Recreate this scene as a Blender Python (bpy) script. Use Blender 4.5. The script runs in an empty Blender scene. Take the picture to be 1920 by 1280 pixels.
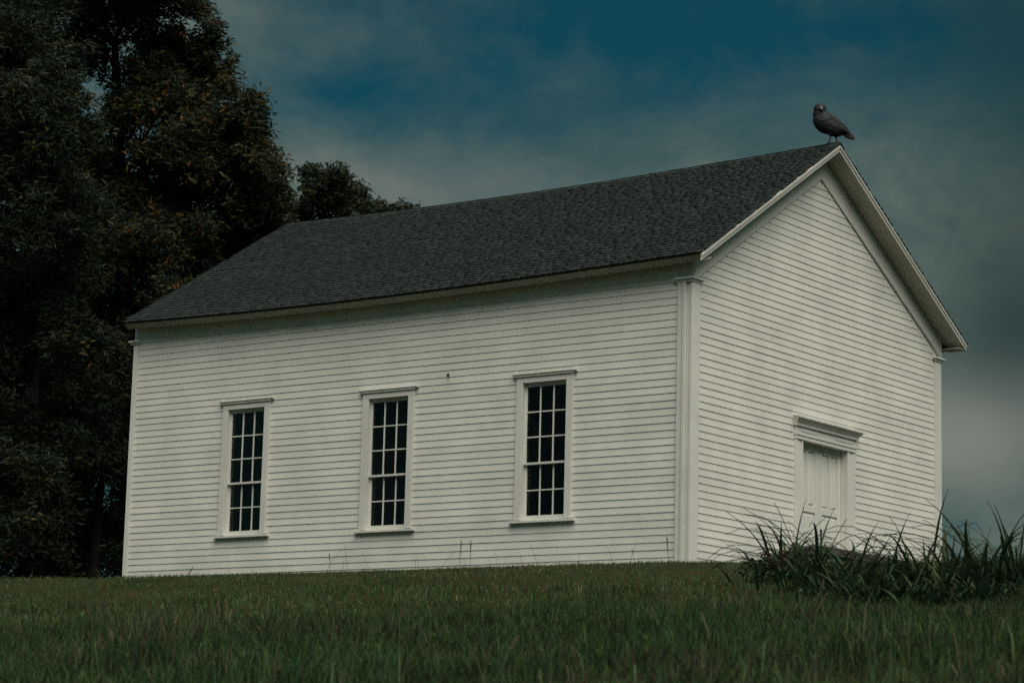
import bpy, bmesh, math, random
import numpy as np
from mathutils import Vector, Matrix, noise as mnoise

random.seed(7)
rng = np.random.default_rng(11)
SC = bpy.context.scene
COL = SC.collection
PI = math.pi

# ------------------------------------------------------------------ camera
FPX = 4681.083                      # focal length in pixels of a 1920 px wide picture
CAM = np.array([18.9464, -30.0634, -3.2503])
YAW, PITCH, ROLL = 2.2057, 0.1754, 0.0252
fw = np.array([math.cos(PITCH)*math.cos(YAW), math.cos(PITCH)*math.sin(YAW), math.sin(PITCH)])
r0 = np.array([math.sin(YAW), -math.cos(YAW), 0.0])
u0 = np.cross(r0, fw)
RT = math.cos(ROLL)*r0 + math.sin(ROLL)*u0
UP = -math.sin(ROLL)*r0 + math.cos(ROLL)*u0
cam_d = bpy.data.cameras.new('camera')
cam_d.sensor_width = 36.0
cam_d.lens = FPX/1920*36.0
cam_d.clip_start = 0.1
cam_d.clip_end = 5000
cam_d.dof.use_dof = True
cam_d.dof.focus_distance = 36.5
cam_d.dof.aperture_fstop = 2.8
cam = bpy.data.objects.new('camera', cam_d)
COL.objects.link(cam)
M4 = Matrix(((RT[0], UP[0], -fw[0], CAM[0]), (RT[1], UP[1], -fw[1], CAM[1]), (RT[2], UP[2], -fw[2], CAM[2]), (0, 0, 0, 1)))
cam.matrix_world = M4
SC.camera = cam

def at(px, py, depth):
    """world point on the sight line of a photo pixel (1920 wide) at a depth in metres"""
    d = fw + RT*(px-960)/FPX - UP*(py-640)/FPX
    return CAM + d*depth

# ------------------------------------------------------------------ light and sky
SUN_EL, SUN_AZ = math.radians(60), math.radians(-35)     # direction towards the sun, azimuth from +x
sun_vec = Vector((math.cos(SUN_EL)*math.cos(SUN_AZ), math.cos(SUN_EL)*math.sin(SUN_AZ), math.sin(SUN_EL)))
sl = bpy.data.lights.new('sun', 'SUN')
sl.energy = 1.5
sl.angle = math.radians(68)
sl.color = (1.0, 0.945, 0.84)
sun = bpy.data.objects.new('sun', sl)
sun.rotation_euler = sun_vec.to_track_quat('Z', 'Y').to_euler()
sun.location = (20, -10, 30)
COL.objects.link(sun)

W = bpy.data.worlds.new('World'); SC.world = W; W.use_nodes = True
nt = W.node_tree; N = nt.nodes; LK = nt.links
for n in list(N): N.remove(n)
def nd(t, **k):
    n = N.new(t)
    for a, b in k.items(): setattr(n, a, b)
    return n
def math_(op, a, b=None, c=None, clamp=False):
    n = nd('ShaderNodeMath', operation=op, use_clamp=clamp)
    for i, v in enumerate((a, b, c)):
        if v is None: continue
        if isinstance(v, (int, float)): n.inputs[i].default_value = v
        else: LK.new(v, n.inputs[i])
    return n.outputs[0]
def dot_(v, w):
    n = nd('ShaderNodeVectorMath', operation='DOT_PRODUCT'); LK.new(v, n.inputs[0]); n.inputs[1].default_value = w
    return n.outputs['Value']
def mixc(f, a, b):
    n = nd('ShaderNodeMix', data_type='RGBA')
    for i, v in ((0, f), (6, a), (7, b)):
        if isinstance(v, (int, float)): n.inputs[i].default_value = v
        elif isinstance(v, tuple): n.inputs[i].default_value = (*v, 1)
        else: LK.new(v, n.inputs[i])
    return n.outputs[2]
tc = nd('ShaderNodeTexCoord'); D = tc.outputs['Generated']
sky = nd('ShaderNodeTexSky', sky_type='NISHITA', sun_disc=False)
sky.sun_elevation = SUN_EL
sky.sun_rotation = math.atan2(sun_vec.x, sun_vec.y)
sky.air_density = 1.3; sky.dust_density = 0.6; sky.ozone_density = 3.0
def tint(c, t):
    n = nd('ShaderNodeMix', data_type='RGBA', blend_type='MULTIPLY'); n.inputs[0].default_value = 1
    LK.new(c, n.inputs[6]); n.inputs[7].default_value = (*t, 1); return n.outputs[2]
blue = tint(sky.outputs[0], (0.020, 0.140, 0.140))
def fbm(scale, stretch, detail, rough, off):
    m = nd('ShaderNodeMapping'); LK.new(D, m.inputs[0]); m.inputs['Scale'].default_value = stretch; m.inputs['Location'].default_value = off
    t = nd('ShaderNodeTexNoise'); LK.new(m.outputs[0], t.inputs['Vector'])
    t.inputs['Scale'].default_value = scale; t.inputs['Detail'].default_value = detail; t.inputs['Roughness'].default_value = rough
    t.inputs['Distortion'].default_value = 0.3
    return t.outputs[0]
n1 = fbm(7.0, (1, 1, 2.0), 6, 0.55, (3.1, 1.7, 0.4))
n2 = fbm(3.2, (1, 1, 1.6), 4, 0.5, (0.2, 5.3, 1.9))
n3 = fbm(24.0, (1, 1, 1.5), 7, 0.68, (8.0, 2.0, 4.0))
uu = dot_(D, tuple(r0)); ww = dot_(D, (0, 0, 1))
def bank(px, py, sx, sy, amp):
    """a cloud bank standing in the sky towards a fixed compass direction and height"""
    d = fw + RT*(px-960)/FPX - UP*(py-640)/FPX; d = d/np.linalg.norm(d)
    a = math_('DIVIDE', math_('SUBTRACT', uu, float(d @ r0)), sx/FPX)
    b = math_('DIVIDE', math_('SUBTRACT', ww, float(d[2])), sy/FPX)
    e = math_('EXPONENT', math_('MULTIPLY', math_('ADD', math_('MULTIPLY', a, a), math_('MULTIPLY', b, b)), -1.0))
    return math_('MULTIPLY', e, amp)
acc = math_('ADD', math_('MULTIPLY', math_('SUBTRACT', n1, 0.44), 1.35), math_('MULTIPLY', math_('SUBTRACT', n2, 0.4), 0.5))
acc = math_('ADD', acc, math_('MULTIPLY', math_('SUBTRACT', n3, 0.5), 1.0))
for b in ((640, 350, 400, 85, 0.55), (1250, 320, 420, 100, 0.42), (1830, 480, 280, 270, 0.62), (1850, 880, 300, 240, 0.75),
          (430, 40, 170, 200, 0.10), (740, 190, 330, 80, -0.50), (1250, 90, 450, 120, -0.50), (1050, 0, 520, 70, -0.42), (1720, 50, 320, 110, -0.48), (1080, 30, 110, 25, 0.12), (560, 180, 140, 60, -0.12)):
    acc = math_('ADD', acc, bank(*b))
ramp = nd('ShaderNodeMapRange', interpolation_type='LINEAR'); LK.new(acc, ramp.inputs[0])
ramp.inputs[1].default_value = -0.50; ramp.inputs[2].default_value = 0.84
mask = ramp.outputs[0]
shade = nd('ShaderNodeMapRange'); LK.new(math_('ADD', math_('ADD', math_('MULTIPLY', n2, 0.45), math_('MULTIPLY', n1, 0.45)), math_('MULTIPLY', n3, 0.55)), shade.inputs[0])
shade.inputs[1].default_value = 0.50; shade.inputs[2].default_value = 0.92
cloud = mixc(shade.outputs[0], (0.30, 0.60, 0.57), (1.02, 1.32, 1.17))
dim = math_('ADD', bank(1900, 640, 130, 150, 0.8), math_('ADD', bank(1900, 30, 260, 170, 0.75), bank(1960, 300, 150, 300, 0.6)), clamp=True)
cloud = mixc(dim, cloud, (0.24, 0.42, 0.41))
lowb = bank(1790, 825, 190, 105, 1.0)
cloud = mixc(math_('MULTIPLY', lowb, 0.75), cloud, (1.75, 1.90, 1.62))
cloud = mixc(bank(800, 350, 360, 75, 0.6), cloud, (1.50, 1.66, 1.48))
bg = nd('ShaderNodeBackground'); LK.new(mixc(mask, mixc(math_('MULTIPLY', dim, 0.6), blue, (0.08, 0.35, 0.42)), cloud), bg.inputs[0]); bg.inputs[1].default_value = 0.043
wo = nd('ShaderNodeOutputWorld'); LK.new(bg.outputs[0], wo.inputs[0])

vs = SC.view_settings
vs.view_transform = 'Standard'; vs.look = 'None'; vs.gamma = 1.0; vs.use_curve_mapping = False
vs.exposure = 1.56
SC.cycles.use_denoising = False
SC.cycles.max_bounces = 5; SC.cycles.diffuse_bounces = 3; SC.cycles.glossy_bounces = 3

# ------------------------------------------------------------------ materials
def new_mat(name):
    m = bpy.data.materials.new(name); m.use_nodes = True
    t = m.node_tree
    return m, t, t.nodes['Principled BSDF']
def link(t, a, b): t.links.new(a, b)
def add(t, typ, **k):
    n = t.nodes.new(typ)
    for a, b in k.items(): setattr(n, a, b)
    return n
def noise_node(t, scale, detail=4, rough=0.55, coord='Object', vscale=(1, 1, 1)):
    if coord == 'World':
        g = add(t, 'ShaderNodeNewGeometry'); o = g.outputs['Position']
    else:
        g = add(t, 'ShaderNodeTexCoord'); o = g.outputs[coord]
    mp = add(t, 'ShaderNodeMapping'); link(t, o, mp.inputs[0]); mp.inputs['Scale'].default_value = vscale
    n = add(t, 'ShaderNodeTexNoise'); link(t, mp.outputs[0], n.inputs['Vector'])
    n.inputs['Scale'].default_value = scale; n.inputs['Detail'].default_value = detail; n.inputs['Roughness'].default_value = rough
    return n.outputs[0]
def ramp_node(t, fac, stops):
    r = add(t, 'ShaderNodeValToRGB'); link(t, fac, r.inputs[0])
    e = r.color_ramp.elements
    e[0].position, e[0].color = stops[0][0], (*stops[0][1], 1)
    e[1].position, e[1].color = stops[-1][0], (*stops[-1][1], 1)
    for p, c in stops[1:-1]:
        x = e.new(p); x.color = (*c, 1)
    return r.outputs[0]
def bump(t, b, h, strength, dist):
    n = add(t, 'ShaderNodeBump'); n.inputs['Strength'].default_value = strength; n.inputs['Distance'].default_value = dist
    link(t, h, n.inputs['Height']); link(t, n.outputs[0], b.inputs['Normal'])
def mul(t, a, b, f=1.0):
    n = add(t, 'ShaderNodeMix', data_type='RGBA', blend_type='MULTIPLY'); n.inputs[0].default_value = f
    link(t, a, n.inputs[6]); link(t, b, n.inputs[7]); return n.outputs[2]

def paint_mat(name, base, vary=0.06, grain=(3, 3, 40)):
    m, t, b = new_mat(name)
    a = noise_node(t, 1.3, 5, 0.6, 'World')
    lo = tuple(c*(1-vary*2.2) for c in base); hi = base
    c1 = ramp_node(t, a, [(0.3, lo), (0.62, hi)])
    g = noise_node(t, 9, 5, 0.65, 'World', grain)
    c2 = ramp_node(t, g, [(0.25, (0.86, 0.86, 0.85)), (0.55, (1, 1, 1))])
    col = mul(t, c1, c2, 0.8)
    oi = add(t, 'ShaderNodeObjectInfo')
    c3 = ramp_node(t, oi.outputs['Random'], [(0.0, (0.93, 0.935, 0.94)), (1.0, (1, 1, 1))])
    col = mul(t, col, c3, 1.0)
    link(t, col, b.inputs['Base Color'])
    b.inputs['Roughness'].default_value = 0.62
    b.inputs['Specular IOR Level'].default_value = 0.3
    bump(t, b, g, 0.25, 0.004)
    return m
MAT = {}
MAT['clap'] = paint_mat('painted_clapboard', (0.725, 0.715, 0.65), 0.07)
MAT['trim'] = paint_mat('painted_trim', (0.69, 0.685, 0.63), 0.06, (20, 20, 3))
MAT['soffit'] = paint_mat('shaded_soffit_paint', (0.44, 0.43, 0.36), 0.08, (20, 20, 20))  # white trim paint darkened: the shade under the eaves is put into the colour
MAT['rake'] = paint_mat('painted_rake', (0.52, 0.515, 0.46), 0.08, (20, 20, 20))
MAT['door'] = paint_mat('painted_door', (0.72, 0.715, 0.65), 0.05, (30, 30, 4))

m, t, b = new_mat('window_glass')
for n in list(t.nodes):
    if n.type != 'OUTPUT_MATERIAL': t.nodes.remove(n)
out = [n for n in t.nodes if n.type == 'OUTPUT_MATERIAL'][0]
fr = add(t, 'ShaderNodeFresnel'); fr.inputs[0].default_value = 1.32
tr = add(t, 'ShaderNodeBsdfTransparent'); tr.inputs[0].default_value = (0.62, 0.68, 0.66, 1)
gl = add(t, 'ShaderNodeBsdfGlossy'); gl.inputs['Roughness'].default_value = 0.02
nz = noise_node(t, 3.0, 2, 0.5, 'World'); bp = add(t, 'ShaderNodeBump'); bp.inputs['Strength'].default_value = 0.15; bp.inputs['Distance'].default_value = 0.02
link(t, nz, bp.inputs['Height']); link(t, bp.outputs[0], gl.inputs['Normal'])
mx = add(t, 'ShaderNodeMixShader'); link(t, fr.outputs[0], mx.inputs[0]); link(t, tr.outputs[0], mx.inputs[1]); link(t, gl.outputs[0], mx.inputs[2])
link(t, mx.outputs[0], out.inputs[0]); MAT['glass'] = m

def plain(name, col, rough=0.8, vary=0.3, scale=6, spec=0.2, coord='World'):
    m, t, b = new_mat(name)
    a = noise_node(t, scale, 5, 0.6, coord)
    c = ramp_node(t, a, [(0.3, tuple(x*(1-vary) for x in col)), (0.7, tuple(min(1, x*(1+vary)) for x in col))])
    link(t, c, b.inputs['Base Color']); b.inputs['Roughness'].default_value = rough; b.inputs['Specular IOR Level'].default_value = spec
    bump(t, b, a, 0.3, 0.01)
    return m
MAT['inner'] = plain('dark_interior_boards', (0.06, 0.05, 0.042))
MAT['stone'] = plain('granite', (0.075, 0.072, 0.062), 0.85, 0.4, 20)
MAT['fieldstone'] = plain('foundation_stone', (0.3, 0.29, 0.27), 0.9, 0.3, 8)
MAT['metal'] = plain('dark_metal', (0.03, 0.032, 0.035), 0.5, 0.3, 20)
MAT['bark'] = plain('bark', (0.020, 0.019, 0.016), 0.95, 0.5, 9)
MAT['leg'] = plain('bird_leg', (0.03, 0.03, 0.03), 0.6, 0.2, 40)
MAT['beak'] = plain('bird_beak', (0.11, 0.11, 0.11), 0.5, 0.15, 40, 0.6)
MAT['eye'] = plain('bird_eye', (0.006, 0.006, 0.006), 0.1, 0.1, 40, 0.6)

def attr_mat(name, rough=0.7, spec=0.15, trans=0.0, sheen=0):
    """colour taken from the mesh's own 'tone' attribute (one colour for each leaf, blade or shingle)"""
    m, t, b = new_mat(name)
    a = add(t, 'ShaderNodeAttribute', attribute_name='tone')
    link(t, a.outputs['Color'], b.inputs['Base Color'])
    b.inputs['Roughness'].default_value = rough; b.inputs['Specular IOR Level'].default_value = spec
    if trans:
        o = [n for n in t.nodes if n.type == 'OUTPUT_MATERIAL'][0]
        tl = add(t, 'ShaderNodeBsdfTranslucent'); link(t, a.outputs['Color'], tl.inputs[0])
        mx = add(t, 'ShaderNodeMixShader'); mx.inputs[0].default_value = trans
        link(t, b.outputs[0], mx.inputs[1]); link(t, tl.outputs[0], mx.inputs[2]); link(t, mx.outputs[0], o.inputs[0])
    return m
MAT['leaf'] = attr_mat('tree_leaf', 0.65, 0.1, 0.2)
MAT['blade'] = attr_mat('grass_blade', 0.8, 0.04, 0.2)
MAT['strap'] = attr_mat('strap_leaf', 0.65, 0.06, 0.2)
# asphalt shingle: tone attribute with mineral grain
m, t, b = new_mat('asphalt_shingle')
a = add(t, 'ShaderNodeAttribute', attribute_name='tone')
g = noise_node(t, 60, 4, 0.7, 'World'); c = ramp_node(t, g, [(0.3, (0.72, 0.72, 0.72)), (0.7, (1.05, 1.05, 1.05))])
g2 = noise_node(t, 0.9, 4, 0.6, 'World'); c2 = ramp_node(t, g2, [(0.3, (0.72, 0.75, 0.74)), (0.7, (0.88, 0.9, 0.9))])
link(t, mul(t, mul(t, a.outputs['Color'], c), c2), b.inputs['Base Color'])
b.inputs['Roughness'].default_value = 0.9; b.inputs['Specular IOR Level'].default_value = 0.15
bump(t, b, g, 0.5, 0.006); MAT['shingle'] = m
# soil and thatch under the grass
m, t, b = new_mat('soil_and_thatch')
a = noise_node(t, 0.7, 6, 0.65, 'World'); c = ramp_node(t, a, [(0.3, (0.018, 0.026, 0.010)), (0.55, (0.03, 0.034, 0.014)), (0.75, (0.05, 0.035, 0.02))])
link(t, c, b.inputs['Base Color']); b.inputs['Roughness'].default_value = 0.95; b.inputs['Specular IOR Level'].default_value = 0.05
h = noise_node(t, 30, 4, 0.7, 'World'); bump(t, b, h, 0.8, 0.05); MAT['ground'] = m
# feathers
m, t, b = new_mat('feathers')
a = noise_node(t, 22, 5, 0.65, 'Object', (1, 1, 1)); c = ramp_node(t, a, [(0.3, (0.009, 0.011, 0.012)), (0.7, (0.024, 0.027, 0.029))])
link(t, c, b.inputs['Base Color']); b.inputs['Roughness'].default_value = 0.6; b.inputs['Specular IOR Level'].default_value = 0.25
bump(t, b, a, 0.8, 0.02); MAT['feather'] = m

# ------------------------------------------------------------------ builders
class MB:
    """collects faces and links them as one mesh object"""
    def __init__(s): s.v = []; s.f = []
    def face(s, pts):
        i = len(s.v); s.v += [tuple(map(float, p)) for p in pts]; s.f.append(tuple(range(i, i+len(pts))))
    def hexa(s, p):       # 8 points: bottom ring then top ring
        i = len(s.v); s.v += [tuple(map(float, q)) for q in p]
        for q in ((3, 2, 1, 0), (4, 5, 6, 7), (0, 1, 5, 4), (1, 2, 6, 5), (2, 3, 7, 6), (3, 0, 4, 7)):
            s.f.append(tuple(i+k for k in q))
    def box(s, x0, x1, y0, y1, z0, z1):
        s.hexa([(x0, y0, z0), (x1, y0, z0), (x1, y1, z0), (x0, y1, z0), (x0, y0, z1), (x1, y0, z1), (x1, y1, z1), (x0, y1, z1)])
    def tube(s, pts, rad, seg=8, cap=True):
        pts = [Vector(p) for p in pts]; rings = []
        for k, p in enumerate(pts):
            d = (pts[min(k+1, len(pts)-1)] - pts[max(k-1, 0)]).normalized()
            a = d.orthogonal().normalized() if k == 0 else (a - d*a.dot(d)).normalized()
            c = d.cross(a); i = len(s.v)
            for j in range(seg):
                th = 2*PI*j/seg; s.v.append(tuple(p + (a*math.cos(th) + c*math.sin(th))*rad[k]))
            rings.append(i)
        for q in range(len(rings)-1):
            for j in range(seg):
                s.f.append((rings[q]+j, rings[q]+(j+1) % seg, rings[q+1]+(j+1) % seg, rings[q+1]+j))
        if cap:
            s.f.append(tuple(rings[0]+j for j in reversed(range(seg)))); s.f.append(tuple(rings[-1]+j for j in range(seg)))
    def mesh(s, name, mat):
        me = bpy.data.meshes.new(name); me.from_pydata(s.v, [], s.f); me.update(); me.materials.append(mat)
        return me
    def build(s, name, mat, parent=None, bevel=0, smooth=False, loc=None, fix=True):
        me = s.mesh(name, mat)
        if fix or bevel:
            bm = bmesh.new(); bm.from_mesh(me)
            bmesh.ops.recalc_face_normals(bm, faces=bm.faces)
            if bevel:
                bmesh.ops.bevel(bm, geom=list(bm.edges), offset=bevel, segments=2, affect='EDGES', profile=0.6)
            bm.to_mesh(me); bm.free()
        if smooth:
            for p in me.polygons: p.use_smooth = True
        return put(name, me, parent, loc)
def put(name, me, parent=None, loc=None):
    o = bpy.data.objects.new(name, me); COL.objects.link(o)
    if parent: o.parent = parent
    if loc is not None: o.location = loc
    return o
def empty(name, loc=(0, 0, 0), parent=None):
    o = bpy.data.objects.new(name, None); COL.objects.link(o); o.location = loc; o.empty_display_size = 0.2
    if parent: o.parent = parent
    return o
def tag(o, label=None, cat=None, group=None, kind=None):
    if label: o['label'] = label
    if cat: o['category'] = cat
    if group: o['group'] = group
    if kind: o['kind'] = kind
    return o
def np_mesh(name, verts, quads, tris, mat, tone=None, smooth=False):
    """fast mesh from arrays; tone = one colour per vertex"""
    me = bpy.data.meshes.new(name)
    nq = 0 if quads is None else len(quads); ntr = 0 if tris is None else len(tris)
    me.vertices.add(len(verts)); me.vertices.foreach_set('co', verts.astype(np.float32).ravel())
    idx = np.concatenate([quads.ravel() if nq else np.zeros(0, int), tris.ravel() if ntr else np.zeros(0, int)]).astype(np.int32)
    me.loops.add(len(idx)); me.loops.foreach_set('vertex_index', idx)
    st = np.concatenate([np.arange(nq)*4, nq*4 + np.arange(ntr)*3]).astype(np.int32)
    me.polygons.add(nq+ntr); me.polygons.foreach_set('loop_start', st)
    me.update(calc_edges=True)
    if smooth: me.polygons.foreach_set('use_smooth', np.ones(nq+ntr, bool))
    if tone is not None: set_tone(me, tone)
    me.materials.append(mat); me.validate()
    return me
def set_tone(me, tone):
    a = me.color_attributes.new('tone', 'FLOAT_COLOR', 'POINT')
    c = np.ones((len(me.vertices), 4), np.float32); c[:, :3] = tone
    a.data.foreach_set('color', c.ravel())

# ------------------------------------------------------------------ terrain
def smooth01(a, b, x):
    t = np.clip((x-a)/(b-a), 0, 1); return t*t*(3-2*t)
def ground_z(x, y):
    x = np.asarray(x, float); y = np.asarray(y, float)
    zb = np.interp(x, [-60, -24, -14, -11, 0, 3, 8, 14, 60], [0.3, 0.25, 0.05, -0.03, -0.10, -0.20, -0.34, -0.42, -0.8])
    yn = np.minimum(y, 0)
    fall = 0.14*(np.sqrt(yn*yn+0.36)-0.6)
    fall = np.where(yn < -34, 0.14*33.4 + 0.05*(-34-yn), fall)
    bumps = 0.035*np.sin(x*0.9+1.3*np.sin(y*0.5))*np.cos(y*0.7+0.4*x) + 0.02*np.sin(2.3*x+1.7*y)
    bumps = bumps*smooth01(-0.8, -5, y)
    back = np.where(y > 14, -0.06*(y-14), 0.0)
    far = np.maximum(0, np.hypot(x, y)-70)
    return zb - np.clip(fall, 0, 7) + bumps + np.clip(back, -14, 0) - 0.02*np.minimum(far, 200)
gx = np.concatenate([-np.geomspace(1500, 32, 16), np.arange(-30, 30.1, 0.4), np.geomspace(32, 1500, 16)])
gy = np.concatenate([-np.geomspace(1500, 42, 16), np.arange(-40, 25.1, 0.4), np.geomspace(27, 1500, 16)])
GX, GY = np.meshgrid(gx, gy)
GZ = ground_z(GX, GY)
nx, ny = len(gx), len(gy)
ii = (np.arange(ny-1)[:, None]*nx + np.arange(nx-1)[None, :]).ravel()
gq = np.stack([ii, ii+1, ii+nx+1, ii+nx], 1)
g = put('ground', np_mesh('ground', np.stack([GX.ravel(), GY.ravel(), GZ.ravel()], 1), gq, None, MAT['ground'], smooth=True))
tag(g, kind='structure')

# ------------------------------------------------------------------ the meeting house
L, WD = 11.166, 7.9025
ZR, ZE = 6.832, 4.322               # roof top: ridge and eave
EL, ER, OF, OB, YR = 0.33, 0.308, 0.375, 0.03, 3.745
SLL = (ZR-ZE)/(YR+EL); SLR = (ZR-ZE)/(WD+ER-YR)
EXP = 0.1078                        # clapboard exposure
house = empty('meeting_house', (0, 0, 0))
tag(house, 'white clapboard meeting house with dark shingled gable roof on a grassy rise', 'building')

def sag(x):
    t = np.clip((x+L+OB)/(L+OB+OF), 0, 1)
    return -0.09*np.sin(PI*t**0.9)
def roof_z(x, y):
    return (ZE+(y+EL)*SLL if y < YR else ZR-(y-YR)*SLR) + float(sag(x))

WINS = [(-2.545, 0.0), (-5.550, -0.03), (-8.540, 0.0)]
WZ0, WZ1 = 0.63, 2.70               # opening inside the casing
# wall sheathing, with openings
def wall_sheet(name, cells, fn, mat):
    mb = MB()
    for (a0, a1, z0, z1) in cells: fn(mb, a0, a1, z0, z1)
    return mb.build(name, mat, house)
edges = [-L]
cells = []
xs = -L+0.01
for cx, dz in sorted(WINS):
    cells.append((xs, cx-0.42, -0.4, 4.3)); cells.append((cx-0.42, cx+0.42, -0.4, WZ0+dz-0.02)); cells.append((cx-0.42, cx+0.42, WZ1+dz+0.02, 4.3)); xs = cx+0.42
cells.append((xs, -0.01, -0.4, 4.3))
side = wall_sheet('long_wall', cells, lambda mb, a0, a1, z0, z1: mb.box(a0, a1, 0.0, 0.11, z0, z1), MAT['clap'])
# gable wall
DY0, DY1, DZ0, DZ1 = 3.20, 4.62, 0.42, 2.06
mb = MB()
def gtop(y): return min(ZE+(y+EL)*SLL, ZR-(y-YR)*SLR) - 0.16
def gprism(mb, y0, y1, z0, x0=-0.11, x1=0.0):
    ys = [y0] + ([YR] if y0 < YR < y1 else []) + [y1]
    for p, q in zip(ys[:-1], ys[1:]):
        mb.hexa([(x0, p, z0), (x1, p, z0), (x1, q, z0), (x0, q, z0), (x0, p, gtop(p)), (x1, p, gtop(p)), (x1, q, gtop(q)), (x0, q, gtop(q))])
gprism(mb, 0.12, DY0, -0.4); gprism(mb, DY0, DY1, DZ1+0.03); gprism(mb, DY1, WD-0.12, -0.4)
mb.box(-0.11, 0.0, DY0, DY1, -0.4, DZ0-0.01)
gable = mb.build('gable_wall', MAT['clap'], house)
mb = MB(); mb.box(-L+0.01, -0.01, WD-0.11, WD, -0.4, 4.3)
rear = mb.build('far_long_wall', MAT['clap'], house)
mb = MB(); gprism(mb, 0.12, WD-0.12, -0.4, -L, -L+0.11)
mb.build('rear_gable_wall', MAT['clap'], house)
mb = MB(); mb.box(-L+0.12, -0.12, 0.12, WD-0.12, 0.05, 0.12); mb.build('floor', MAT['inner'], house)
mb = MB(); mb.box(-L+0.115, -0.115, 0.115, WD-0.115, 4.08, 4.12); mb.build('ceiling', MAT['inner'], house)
mb = MB()
mb.box(-L+0.03, -0.03, 0.03, 0.3, -1.2, -0.12); mb.box(-L+0.03, -0.03, WD-0.3, WD-0.03, -1.2, -0.12)
mb.box(-0.3, -0.03, 0.31, WD-0.31, -1.2, -0.12); mb.box(-L+0.03, -L+0.3, 0.31, WD-0.31, -1.2, -0.12)
mb.build('foundation', MAT['fieldstone'], house)

# clapboards of the long wall, cut at the windows, with random butt joints
def clap_side(x0, x1, z):
    j = random.uniform(-0.001, 0.001); z = z + random.uniform(-0.001, 0.001)
    mb = MB(); y0, y1 = -0.014+j, -0.003
    mb.hexa([(x0, y0, z), (x1, y0, z), (x1, -0.001, z), (x0, -0.001, z), (x0, y1, z+EXP+0.012), (x1, y1, z+EXP+0.012), (x1, -0.001, z+EXP+0.012), (x0, -0.001, z+EXP+0.012)])
    return mb.build('clapboard', MAT['clap'], side)
def split_run(a, b):
    runs = []; x = a
    while b-x > 4.4:
        n = x + random.uniform(2.2, 3.9)
        runs.append((x, n-0.0008)); x = n+0.0008
    runs.append((x, b)); return runs
for r in range(-1, 37):
    z = r*EXP
    spans = [(-L+0.075, -0.205)]
    for cx, dz in WINS:
        lo, hi = 0.58+dz, 2.83+dz
        if z+EXP*0.98 > lo and z+0.01 < hi:
            hw = 0.517
            ns = []
            for a, b_ in spans:
                if a < cx-hw and b_ > cx+hw: ns += [(a, cx-hw), (cx+hw, b_)]
                else: ns.append((a, b_))
            spans = ns
    for a, b_ in spans:
        for p, q in split_run(a, b_): clap_side(p, q, z)
# clapboards of the gable
def inner_l(z): return (z-3.979)/SLL          # y where the rake frieze meets the boards
def inner_r(z): return 7.652-(z-4.111)/SLR
for r in range(-1, 58):
    z = r*EXP
    if z > 6.2: break
    def ends(zz): return max(0.195, inner_l(zz)), min(7.685, inner_r(zz))
    a0, b0 = ends(z); a1, b1 = ends(z+EXP+0.012)
    if b1-a1 < 0.03: a1 = b1 = (a0+b0)/2; a1 -= 0.005; b1 += 0.005
    segs = [(a0, b0, a1, b1)]
    if z+EXP*0.5 < 2.36 and z+EXP > 0.1:
        segs = [(a0, 2.972, a1, 2.972), (4.868, b0, 4.868, b1)]
    elif b0-a0 > 4.4:
        m_ = random.uniform(a0+2.0, b0-2.0); segs = [(a0, m_-0.0008, a1, m_-0.0008), (m_+0.0008, b0, m_+0.0008, b1)]
    for (p0, q0, p1, q1) in segs:
        j = random.uniform(-0.001, 0.001); mb = MB(); zt = z+EXP+0.012
        x0, x1 = 0.014+j, 0.003
        mb.hexa([(0.001, p0, z), (x0, p0, z), (x0, q0, z), (0.001, q0, z), (0.001, p1, zt), (x1, p1, zt), (x1, q1, zt), (0.001, q1, zt)])
        mb.build('clapboard', MAT['clap'], gable)

# corner boards with their caps
def corner_caps(name, x0, x1, y0, y1):
    mb = MB(); mb.box(x0+0.03, x1-0.03, y0+0.03, y1-0.03, 3.975, 4.012); mb.box(x0, x1, y0, y1, 4.012, 4.045)
    mb.build(name, MAT['trim'], house, bevel=0.004)
mb = MB()
mb.box(-0.203, -0.172, -0.048, -0.0005, -0.12, 3.973)
mb.box(-0.170, -0.118, -0.036, -0.0005, -0.12, 3.973)
mb.box(-0.114, -0.066, -0.056, -0.0005, -0.12, 3.973)
mb.box(-0.064, -0.0005, -0.008, -0.0005, -0.12, 3.973)
mb.build('corner_board', MAT['trim'], house, bevel=0.004)
mb = MB(); mb.box(0.0005, 0.040, -0.030, 0.190, -0.12, 3.973); mb.build('corner_board', MAT['trim'], house, bevel=0.004)
corner_caps('corner_cap', -0.255, 0.085, -0.085, 0.245)
mb = MB(); mb.box(-L-0.03, -L+0.07, -0.034, -0.0005, -0.12, 3.973); mb.build('corner_board', MAT['trim'], house, bevel=0.004)
corner_caps('corner_cap', -L-0.12, -L+0.11, -0.085, 0.1)
mb = MB(); mb.box(0.0005, 0.036, 7.69, WD+0.01, -0.12, 3.973); mb.build('corner_board', MAT['trim'], house, bevel=0.004)
corner_caps('corner_cap', -0.12, 0.085, 7.63, WD+0.1)
# frieze of the long wall under the eave
xb = np.linspace(-L-0.03, 0.042, 13)
mb = MB()
for p, q in zip(xb[:-1], xb[1:]):
    zp, zq = 4.34+float(sag(p)), 4.34+float(sag(q))
    mb.hexa([(p, -0.016, 3.993), (q, -0.016, 3.993), (q, 0.0-0.0005, 3.993), (p, -0.0005, 3.993), (p, -0.016, zp), (q, -0.016, zq), (q, -0.0005, zq), (p, -0.0005, zp)])
mb.build('frieze_board', MAT['trim'], house)
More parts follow.
